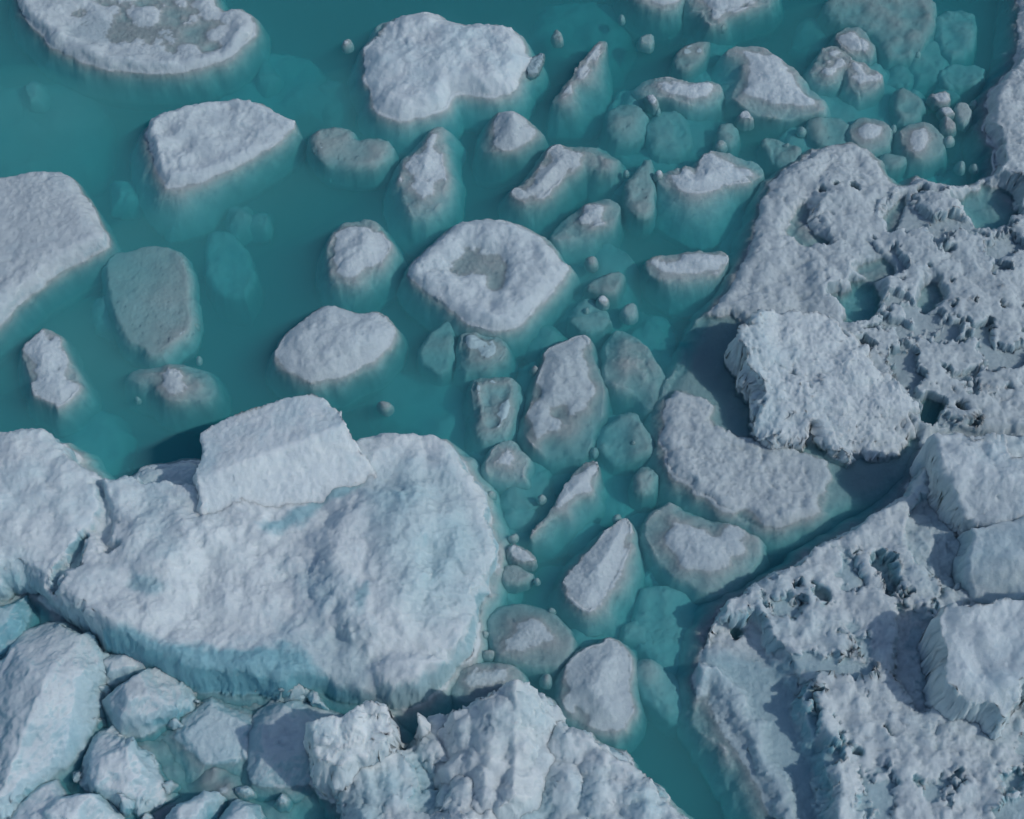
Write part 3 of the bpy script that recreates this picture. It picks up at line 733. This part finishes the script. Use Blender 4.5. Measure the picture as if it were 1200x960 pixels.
# ------------------------------------------------------------------ brash field, upper right
ice("ice_chunk", "long bone shaped chunk at the upper right", [(742, 94), (755, 87), (785, 90), (805, 93), (825, 88), (837, 88), (846, 100), (838, 117), (813, 121), (790, 113), (765, 108), (747, 104)], group=GC, z=0.05, w=0.09, foot=0.11, fd=0.25, g=0.012)
ice("brash_ice", "oval pebble of ice under the bone shaped chunk", [(758, 110), (768, 108), (773, 118), (768, 125), (760, 120)], cat="ice chunk", group=GT, z=0.02, w=0.05, foot=0.03, fd=0.1, T=0.1, g=0.01, lump=0.01)
ice("drowned_ice", "round drowned lump left below the bone shaped chunk", [(709, 140), (718, 122), (738, 116), (757, 128), (757, 148), (742, 160), (720, 158)], cat="ice chunk", group=GS, z=-0.07, w=0.14, foot=0.08, fd=0.3)
ice("drowned_ice", "round deep lump below the middle of the bone shaped chunk", [(758, 148), (770, 128), (792, 126), (812, 142), (812, 162), (795, 176), (768, 172)], cat="ice chunk", group=GS, z=-0.14, w=0.14, foot=0.08, fd=0.35)
ice("ice_chunk", "two humped chunk on a pale foot left of the wide pitted floe",
    [(768, 207), (778, 193), (800, 190), (818, 195), (822, 180), (835, 173), (860, 172), (885, 180), (896, 193), (890, 208), (860, 214), (833, 223), (812, 226), (785, 219)], group=GC, z=0.14, w=0.12, fd=0.3,
    foot=[(761, 215), (770, 195), (795, 186), (820, 170), (887, 170), (903, 190), (899, 210), (872, 235), (847, 265), (820, 270), (788, 254), (766, 238)], g=0.013, footq=1.4,
    marks=[([(805, 178), (822, 185), (830, 208), (812, 214), (800, 200)], 0.04, None, 0.08)])
ice("drowned_ice", "scalloped drowned fragment left of the two humped chunk", [(733, 225), (738, 205), (752, 185), (768, 182), (766, 205), (768, 230), (765, 250), (750, 252), (735, 240)], cat="ice chunk", group=GS, z=-0.04, w=0.10, foot=0.05, g=0.013)
ice("ice_chunk", "loaf shaped chunk with a drowned lower edge, left of the wide pitted floe", [(753, 303), (767, 297), (800, 291), (830, 289), (846, 290), (853, 302), (846, 318), (820, 326), (790, 327), (765, 324)], group=GC, z=0.10, w=0.12, fd=0.25,
    foot=[(748, 303), (765, 293), (800, 287), (848, 286), (858, 302), (850, 330), (822, 345), (775, 343)], g=0.013)
ice("ice_chunk", "big smooth almond shaped chunk in the upper right brash", [(850, 60), (860, 50), (880, 48), (910, 62), (930, 75), (950, 93), (974, 117), (963, 128), (935, 135), (897, 134), (870, 121), (855, 107), (868, 93), (875, 75), (862, 65)], group=GC, z=0.10, w=0.16, fd=0.2,
    foot=[(830, 75), (838, 50), (865, 43), (892, 46), (928, 63), (958, 83), (993, 125), (968, 139), (930, 141), (890, 140), (853, 122), (836, 100)], g=0.014, footq=1.4)
ice("drowned_ice", "large drowned slab at the top edge, upper right", [(963, 5), (985, -10), (1040, -14), (1097, -6), (1097, 25), (1082, 47), (1066, 68), (1040, 63), (1030, 35), (1005, 22), (980, 20)], cat="ice chunk", group=GS, z=-0.06, w=0.10, foot=0.08, fd=0.3, lump=0.05)
ice("ice_chunk", "topmost of the three jostling knobs at the upper right", [(980, 40), (1000, 25), (1017, 35), (1028, 53), (1014, 68), (1000, 62), (985, 53)], group=GC, z=0.04, w=0.10, foot=0.11, fd=0.2, g=0.012)
ice("ice_chunk", "round left one of the three jostling knobs at the upper right", [(950, 78), (963, 57), (977, 50), (993, 60), (998, 77), (990, 91), (967, 97), (955, 90)], group=GC, z=0.05, w=0.12, foot=0.04, fd=0.2, g=0.012)
ice("ice_chunk", "bright peaked lowest one of the three jostling knobs at the upper right", [(998, 66), (1013, 70), (1031, 83), (1031, 96), (1014, 104), (1005, 110), (993, 93)], group=GC, z=0.11, w=0.10, foot=0.11, fd=0.2, g=0.012)
ice("ice_chunk", "smooth round cobble of ice touching the top tip of the wide pitted floe", [(995, 146), (1010, 133), (1033, 137), (1046, 152), (1040, 167), (1017, 172), (1000, 165)], group=GC, z=0.05, w=0.14, foot=0.04, fd=0.2, g=0.012, lump=0.02)
ice("drowned_ice", "drowned slab left of the smooth round cobble", [(943, 142), (965, 133), (995, 135), (1000, 165), (975, 167), (952, 162)], cat="ice chunk", group=GS, z=-0.06, w=0.12, foot=0.06)
ice("ice_chunk", "pale ball of ice in the bay of the wide pitted floe", [(1055, 156), (1065, 141), (1087, 138), (1104, 150), (1106, 170), (1090, 184), (1067, 181)], group=GC, z=0.05, w=0.16, foot=0.10, fd=0.2, g=0.012, lump=0.02)
ice("drowned_ice", "angular drowned piece above the pale ball", [(1045, 103), (1065, 102), (1087, 118), (1080, 135), (1055, 141), (1047, 125)], cat="ice chunk", group=GS, z=-0.08, w=0.08, foot=0.04, g=0.012)
ice("brash_ice", "triangular bit, topmost of the little cluster beside the pale ball", [(1085, 108), (1113, 102), (1112, 120), (1098, 122)], cat="ice chunk", group=GT, z=0.02, w=0.05, foot=0.02, fd=0.1, T=0.1, g=0.01, lump=0.01)
ice("brash_ice", "leaf shaped bit in the middle of the little cluster beside the pale ball", [(1101, 123), (1115, 123), (1122, 130), (1112, 135), (1102, 131)], cat="ice chunk", group=GT, z=0.02, w=0.05, foot=0.02, fd=0.1, T=0.1, g=0.01, lump=0.01)
ice("brash_ice", "lowest bit of the little cluster beside the pale ball", [(1104, 136), (1112, 133), (1122, 145), (1115, 153), (1103, 149)], cat="ice chunk", group=GT, z=0.0, w=0.05, foot=0.02, fd=0.1, T=0.1, g=0.01, lump=0.01)
ice("brash_ice", "blocky rightmost bit of the little cluster beside the pale ball", [(1119, 118), (1138, 118), (1141, 130), (1135, 143), (1123, 139)], cat="ice chunk", group=GT, z=-0.02, w=0.05, foot=0.02, fd=0.1, T=0.1, g=0.01, lump=0.01)
ice("drowned_ice", "drowned lens between the pale ball and the wide pitted floe", [(1030, 179), (1048, 172), (1068, 182), (1050, 195), (1033, 192)], cat="ice chunk", group=GS, z=-0.05, w=0.08, foot=0.03, g=0.012)
ice("drowned_ice", "faint rectangular drowned piece near the top right corner", [(1102, 72), (1157, 70), (1159, 88), (1120, 97), (1103, 88)], cat="ice chunk", group=GS, z=-0.16, w=0.06, foot=0.04)
ice("drowned_ice", "hazy drowned slab beside the large drowned slab at the top edge", [(1097, 10), (1140, 5), (1148, 30), (1142, 54), (1110, 58), (1099, 35)], cat="ice chunk", group=GS, z=-0.14, w=0.10, foot=0.06)
ice("drowned_ice", "wing shaped drowned piece above the bone shaped chunk", [(787, 66), (800, 53), (833, 41), (832, 57), (813, 78), (795, 80)], cat="ice chunk", group=GS, z=-0.03, w=0.07, foot=0.03, g=0.012)
ice("ice_chunk", "white chunk cut by the top edge, left one of two", [(730, -30), (742, -2), (770, 8), (790, 10), (799, -2), (799, -30)], group=GC, z=0.12, w=0.12, foot=0.11, g=0.013)
ice("ice_chunk", "white chunk with a tooth below, cut by the top edge, right one of two", [(803, -30), (806, 6), (827, 12), (830, 25), (845, 26), (850, 15), (880, 9), (908, -4), (908, -30)], group=GC, z=0.08, w=0.12, foot=0.15, g=0.013)
ice("brash_ice", "small knob below the almond shaped chunk", [(866, 132), (875, 127), (884, 133), (882, 142), (870, 142)], cat="ice chunk", group=GT, z=0.02, w=0.05, foot=0.04, fd=0.12, T=0.1, g=0.01, lump=0.01)
ice("drowned_ice", "drowned wedge at the upper left shoulder of the wide pitted floe", [(888, 163), (910, 158), (943, 172), (935, 188), (920, 192), (903, 178)], cat="ice chunk", group=GS, z=-0.06, w=0.08, foot=0.04, g=0.012)
ice("drowned_ice", "hazy drowned piece left of the small knob", [(838, 150), (855, 138), (868, 150), (862, 166), (845, 163)], cat="ice chunk", group=GS, z=-0.08, w=0.08, foot=0.05, g=0.012)

# ------------------------------------------------------------------ channel in the middle
ice("drowned_ice", "drowned wedge with a straight right side below the pitted centre floe", [(530, 368), (534, 378), (532, 423), (513, 433), (487, 413), (497, 393)], cat="ice chunk", group=GS, z=-0.12, w=0.06, foot=0.03, g=0.012)
ice("ice_chunk", "glassy block with a white upper edge right of the drowned wedge", [(541, 393), (553, 387), (563, 390), (587, 394), (592, 413), (573, 430), (540, 432)], group=GC, z=0.02, w=0.06, foot=0.03, fd=0.2, g=0.012, tilt=(0, 0.15), bare=0.2, mat=M_GLASSY)
ice("ice_chunk", "glassy hollow chunk with a pale rim below the glassy block", [(552, 444), (573, 438), (597, 440), (607, 449), (603, 470), (600, 490), (583, 511), (563, 511), (555, 487)], group=GC, z=0.06, w=0.05, foot=0.10, fd=0.2, g=0.012, bowl=0.06, bowlw=0.2, bare=0.2, tilt=(0.05, 0.05), mat=M_GLASSY)
ice("ice_chunk", "tall shield shaped grey chunk in the middle of the channel",
    [(638, 407), (663, 402), (682, 392), (691, 403), (698, 430), (707, 443), (706, 470), (691, 520), (674, 531), (630, 526), (617, 511), (612, 493), (623, 473), (630, 447), (638, 427)], group=GC, z=0.08, w=0.12, foot=0.11, fd=0.25, g=0.014, lump=0.05, bare=0.2, tilt=(-0.12, 0.02))
ice("ice_chunk", "drowned greenish chunk right of the shield shaped one", [(710, 407), (720, 383), (733, 382), (753, 397), (770, 423), (781, 447), (778, 467), (767, 476), (747, 457), (727, 450), (710, 437)], group=GC, z=-0.01, w=0.12, foot=0.11, fd=0.25, g=0.013)
ice("drowned_ice", "drowned slab below the greenish chunk", [(703, 507), (717, 483), (743, 480), (753, 500), (771, 517), (763, 530), (727, 538), (703, 520)], cat="ice chunk", group=GS, z=-0.10, w=0.10, foot=0.05, g=0.013, tilt=(0.12, 0))
ice("ice_chunk", "small greyish roof shaped chunk left below the shield shaped one", [(565, 547), (577, 527), (593, 513), (607, 523), (618, 537), (612, 552), (613, 558), (587, 561)], group=GC, z=0.01, w=0.10, foot=0.11, fd=0.2, g=0.012)
ice("ice_chunk", "spindle shaped chunk with a long tail towards lower left", [(617, 628), (633, 610), (653, 583), (663, 560), (683, 540), (700, 537), (704, 547), (698, 567), (683, 584), (660, 598), (633, 618)], group=GC, z=0.12, w=0.10, fd=0.3,
    foot=[(608, 636), (630, 605), (650, 578), (662, 553), (683, 533), (705, 532), (718, 560), (712, 590), (680, 620), (640, 640)], g=0.012, footq=1.4)
ice("drowned_ice", "round drowned cobble left of the wide pitted floe's lowest lobe", [(740, 560), (753, 543), (770, 550), (773, 567), (757, 578), (743, 573)], cat="ice chunk", group=GS, z=-0.06, w=0.10, foot=0.04, g=0.012)
ice("drowned_ice", "drowned nub below the pitted centre floe's right corner", [(663, 367), (680, 345), (695, 345), (710, 358), (716, 377), (685, 384)], cat="ice chunk", group=GS, z=-0.10, w=0.10, foot=0.05, g=0.013)
ice("drowned_ice", "thin drowned slab left of the loaf shaped chunk", [(682, 333), (700, 322), (733, 312), (728, 340), (707, 342)], cat="ice chunk", group=GS, z=-0.07, w=0.06, foot=0.03, g=0.012)
ice("drowned_ice", "faint drowned round left of the spindle's tail", [(588, 597), (613, 580), (632, 593), (622, 612), (597, 609)], cat="ice chunk", group=GS, z=-0.18, w=0.10, foot=0.05, g=0.013)
ice("brash_ice", "smooth oval bit beside the largest floe's right edge, upper of two", [(593, 640), (603, 635), (620, 645), (630, 654), (622, 661), (603, 658), (594, 650)], cat="ice chunk", group=GT, z=0.03, w=0.07, foot=0.03, fd=0.12, T=0.1, g=0.01, lump=0.01)
ice("brash_ice", "flat drowned bit beside the largest floe's right edge, lower of two", [(585, 668), (593, 660), (613, 663), (628, 671), (613, 684), (587, 681)], cat="ice chunk", group=GT, z=-0.03, w=0.06, foot=0.03, fd=0.12, T=0.1, g=0.01, lump=0.01)
ice("ice_chunk", "bright spearhead chunk on a broad drowned foot in the lower channel", [(663, 690), (660, 677), (678, 655), (695, 635), (715, 615), (732, 602), (739, 615), (739, 635), (730, 660), (715, 685), (700, 711), (685, 716), (668, 702)], group=GC, z=0.18, w=0.13, fd=0.35,
    foot=[(640, 692), (650, 660), (682, 622), (730, 595), (748, 603), (764, 640), (764, 690), (747, 728), (720, 750), (688, 744), (660, 722)], g=0.013, footq=1.4, lump=0.05)
ice("ice_chunk", "smooth grey egg of ice below the spearhead chunk", [(570, 728), (580, 708), (607, 702), (640, 710), (663, 730), (672, 752), (660, 774), (633, 781), (600, 774), (580, 761)], group=GC, z=0.06, w=0.22, foot=0.10, fd=0.25, g=0.013, lump=0.025, bare=0.2)
ice("ice_chunk", "pale smooth chunk half hidden behind the snow ridge", [(526, 805), (540, 784), (567, 775), (593, 775), (612, 790), (605, 806), (567, 818), (540, 820)], group=GC, z=0.07, w=0.16, foot=0.11, fd=0.2, g=0.013, lump=0.02, bare=0.2)
ice("ice_chunk", "smooth white bottle shaped chunk right of the snow ridge", [(653, 806), (677, 765), (693, 754), (707, 754), (713, 746), (727, 748), (739, 763), (738, 787), (741, 813), (744, 832), (727, 862), (700, 856), (667, 840)], group=GC, z=0.22, w=0.20, foot=0.11, fd=0.25, g=0.014, lump=0.04, bare=0.12, crumble=0.006)
ice("drowned_ice", "drowned tongue right of the bottle shaped chunk", [(740, 783), (755, 770), (785, 783), (805, 803), (812, 827), (792, 842), (770, 827), (750, 806)], cat="ice chunk", group=GS, z=-0.12, w=0.12, foot=0.05, g=0.014, tilt=(-0.1, 0.1))
ice("drowned_ice", "dark drowned mass left of the porous floe", [(748, 690), (775, 682), (820, 688), (835, 720), (825, 757), (800, 785), (765, 767), (745, 735)], cat="ice chunk", group=GS, z=-0.2, w=0.12, foot=0.06, g=0.016, tilt=(-0.15, 0))
ice("ice_chunk", "grey humped chunk between the two right hand floes", [(755, 616), (775, 596), (790, 588), (815, 598), (845, 610), (880, 623), (893, 636), (886, 660), (866, 683), (840, 693), (815, 686), (785, 666), (765, 641)], group=GC, z=0.10, w=0.22, foot=0.13, fd=0.3, g=0.014, lump=0.04, bare=0.1)

# ------------------------------------------------------------------ deep hazy ice
for lab, pts, zz in (
    ("deep pale haze of ice under the small roof shaped chunk", [(560, 560), (600, 545), (650, 560), (650, 610), (610, 640), (570, 620)], -0.30),
    ("deep pale haze of ice below the wet sliver", [(640, 300), (690, 290), (740, 300), (745, 345), (700, 380), (650, 350)], -0.28),
    ("deep pale haze of ice around the bone shaped chunk", [(730, 100), (800, 100), (860, 125), (850, 170), (790, 185), (730, 170), (715, 130)], -0.30),
    ("deep pale haze of ice under the three jostling knobs", [(940, 90), (1000, 80), (1060, 70), (1070, 120), (1040, 150), (980, 145), (940, 125)], -0.22),
    ("deep pale haze of ice left of the glassy hollow chunk", [(440, 430), (500, 425), (550, 440), (555, 500), (500, 495), (450, 470)], -0.40),
    ("deep pale haze of ice above the oblong floe's left end", [(-30, 100), (60, 90), (120, 110), (110, 165), (40, 190), (-30, 180)], -0.42),
    ("deep pale haze of ice below the saucer floe's right rim", [(240, 85), (310, 60), (380, 70), (400, 110), (340, 110), (260, 105)], -0.45),
    ("deep pale haze of ice right of the notched floe", [(630, 0), (700, -10), (740, 20), (720, 60), (660, 40), (630, 30)], -0.40),
    ("deep pale haze of ice below the ragged upright chunk", [(60, 480), (120, 470), (140, 510), (110, 540), (75, 520)], -0.35),
    ("deep pale haze of ice around the spearhead chunk's foot", [(620, 690), (640, 650), (700, 690), (770, 640), (770, 700), (740, 760), (670, 760)], -0.38),
    ("deep pale haze of ice at the foot of the shield shaped chunk", [(600, 520), (690, 530), (740, 500), (760, 550), (720, 600), (640, 570)], -0.33),
    ("deep pale haze of ice right of the two humped chunk's foot", [(850, 240), (885, 215), (890, 260), (870, 310), (850, 290)], -0.38)):
    ice("drowned_ice", lab, pts, cat="ice chunk", group=GS, z=zz, w=0.25, foot=0.15, fd=0.25, lump=0.07, lf=2.5, warp=0.10, wf=2.5, g=0.03, crumble=0)

for n, (x0, y0, x1, y1) in ((22, (700, 0, 1150, 210)), (20, (540, 330, 800, 820)), (9, (0, 60, 480, 500))):
    for k in range(n):
        x, y = x0 + _rng.random() * (x1 - x0), y0 + _rng.random() * (y1 - y0)
        while not free_spot(x, y): x, y = x0 + _rng.random() * (x1 - x0), y0 + _rng.random() * (y1 - y0)
        r = 9 + 20 * _rng.random() ** 1.5
        a = _rng.random(7) * 0.7 + 0.6
        pts = [(x + 1.2 * r * a[q] * math.cos(q * 0.8976), y + r * 0.8 * a[q] * math.sin(q * 0.8976)) for q in range(7)]
        ice("drowned_ice", "faint drowned fragment " + whereabouts(x, y), pts, cat="ice chunk", group=GS, z=-0.16 - 0.24 * _rng.random(), w=0.12, foot=0.08, fd=0.15, T=0.12, g=0.02, lump=0.05, crumble=0, soft=0)

# ------------------------------------------------------------------ tiny bits
for lab, x, y, r, zz in (
    ("tiny bit left of the notched floe", 405, 48, 6, 0.01), ("tiny bit right of the notched floe", 653, 39, 8, -0.02),
    ("tiny round bit in the water above the largest floe's dome", 450, 472, 8, -0.02), ("tiny bit left of the shield shaped chunk", 627, 430, 5, 0.0),
    ("tiny bit above the drowned nub below the centre floe", 707, 350, 7, 0.01), ("tiny hazy bit between the drowned nub and the loaf shaped chunk", 738, 360, 11, -0.05),
    ("tiny bit below the wet sliver", 694, 303, 7, -0.03), ("tiny bit left of the smooth grey egg, upper one", 567, 740, 4, 0.0),
    ("tiny bit left of the smooth grey egg, lower one", 572, 763, 6, 0.0), ("tiny bit between the smooth egg and the bottle shaped chunk", 640, 793, 6, -0.02),
    ("tiny bit at the left end of the small roof shaped chunk", 575, 577, 5, -0.02), ("tiny bit left of the two humped chunk", 773, 202, 5, 0.03),
    ("tiny drowned bit near the right end of the bone shaped chunk", 845, 165, 7, -0.03), ("tiny bit above the horned drowned slab's right end", 758, 44, 9, -0.04),
    ("tiny bit floating off the faceted block's right side", 116, 842, 4, 0.0)):
    a = _rng.random(7) * 0.5 + 0.75
    pts = [(x + r * a[k] * math.cos(k * 0.8976), y + r * 0.85 * a[k] * math.sin(k * 0.8976)) for k in range(7)]
    ice("brash_ice", lab, pts, cat="ice chunk", group=GT, z=zz, w=0.05, foot=0.025, fd=0.08, T=0.08, g=0.010, lump=0.008, warp=0.015)

for n, (x0, y0, x1, y1) in ((12, (720, 5, 1150, 200)), (10, (560, 330, 800, 800)), (3, (120, 90, 480, 480))):
    for k in range(n):
        x, y = x0 + _rng.random() * (x1 - x0), y0 + _rng.random() * (y1 - y0)
        while not free_spot(x, y): x, y = x0 + _rng.random() * (x1 - x0), y0 + _rng.random() * (y1 - y0)
        r = 2.5 + 4.5 * _rng.random() ** 2
        a = _rng.random(6) * 0.7 + 0.6
        pts = [(x + r * a[q] * math.cos(q * 1.047), y + r * 0.8 * a[q] * math.sin(q * 1.047)) for q in range(6)]
        ice("brash_ice", "crumb of brash ice " + whereabouts(x, y), pts, cat="ice chunk", group=GT, z=-0.005 - 0.07 * _rng.random(), w=0.08, foot=0.02, fd=0.06, T=0.05, g=0.010, lump=0.008, warp=0.012, crumble=0)

for (x, y, r, w_) in ((118, 806, 7, "left of the split pale block"), (108, 842, 6, "right of the tall faceted block's waist"), (140, 862, 7, "between the split pale block and the pointed one"),
    (205, 845, 8, "at the right front of the split pale block"), (222, 812, 6, "behind the split pale block"), (95, 905, 7, "left of the pointed rough block"),
    (178, 928, 8, "right of the pointed rough block's tip"), (195, 918, 7, "below the low slab's left end"), (168, 958, 8, "at the bottom edge below the pointed block"),
    (285, 925, 7, "below the low slab's right end"), (300, 812, 6, "at the left of the grey wedge"), (330, 935, 7, "in front of the shadowed blunt block"),
    (118, 940, 6, "on the rough low block's right side"), (232, 822, 5, "on top of the low slab's far edge")):
    a = _rng.random(7) * 0.6 + 0.7
    ice("rubble_ice", "crumb of ice rubble jammed " + w_, [(x + r * a[q] * math.cos(q * 0.8976), y + r * 0.85 * a[q] * math.sin(q * 0.8976)) for q in range(7)],
        cat="ice chunk", group=GB, z=0.10, w=0.07, foot=0.04, fd=0.1, T=0.1, g=0.011, lump=0.02)

seabed_m, _N, _L = new_mat("deep_water_mud")
_o = _N.new("ShaderNodeOutputMaterial"); _p = _N.new("ShaderNodeBsdfPrincipled")
_n = _N.new("ShaderNodeTexNoise"); _c = _N.new("ShaderNodeValToRGB")
_c.color_ramp.elements[0].color = (0.03, 0.05, 0.05, 1); _c.color_ramp.elements[1].color = (0.05, 0.08, 0.08, 1)
_L.new(_n.outputs['Fac'], _c.inputs[0]); _L.new(_c.outputs[0], _p.inputs['Base Color']); _L.new(_p.outputs[0], _o.inputs[0])
seabed = bpy.data.objects.new("seabed", box_mesh("seabed", -60, 60, -60, 60, -10, -9.01, seabed_m))
scene.collection.objects.link(seabed)
seabed["kind"] = "structure"; seabed["label"] = "dark sea bottom far below the ice"
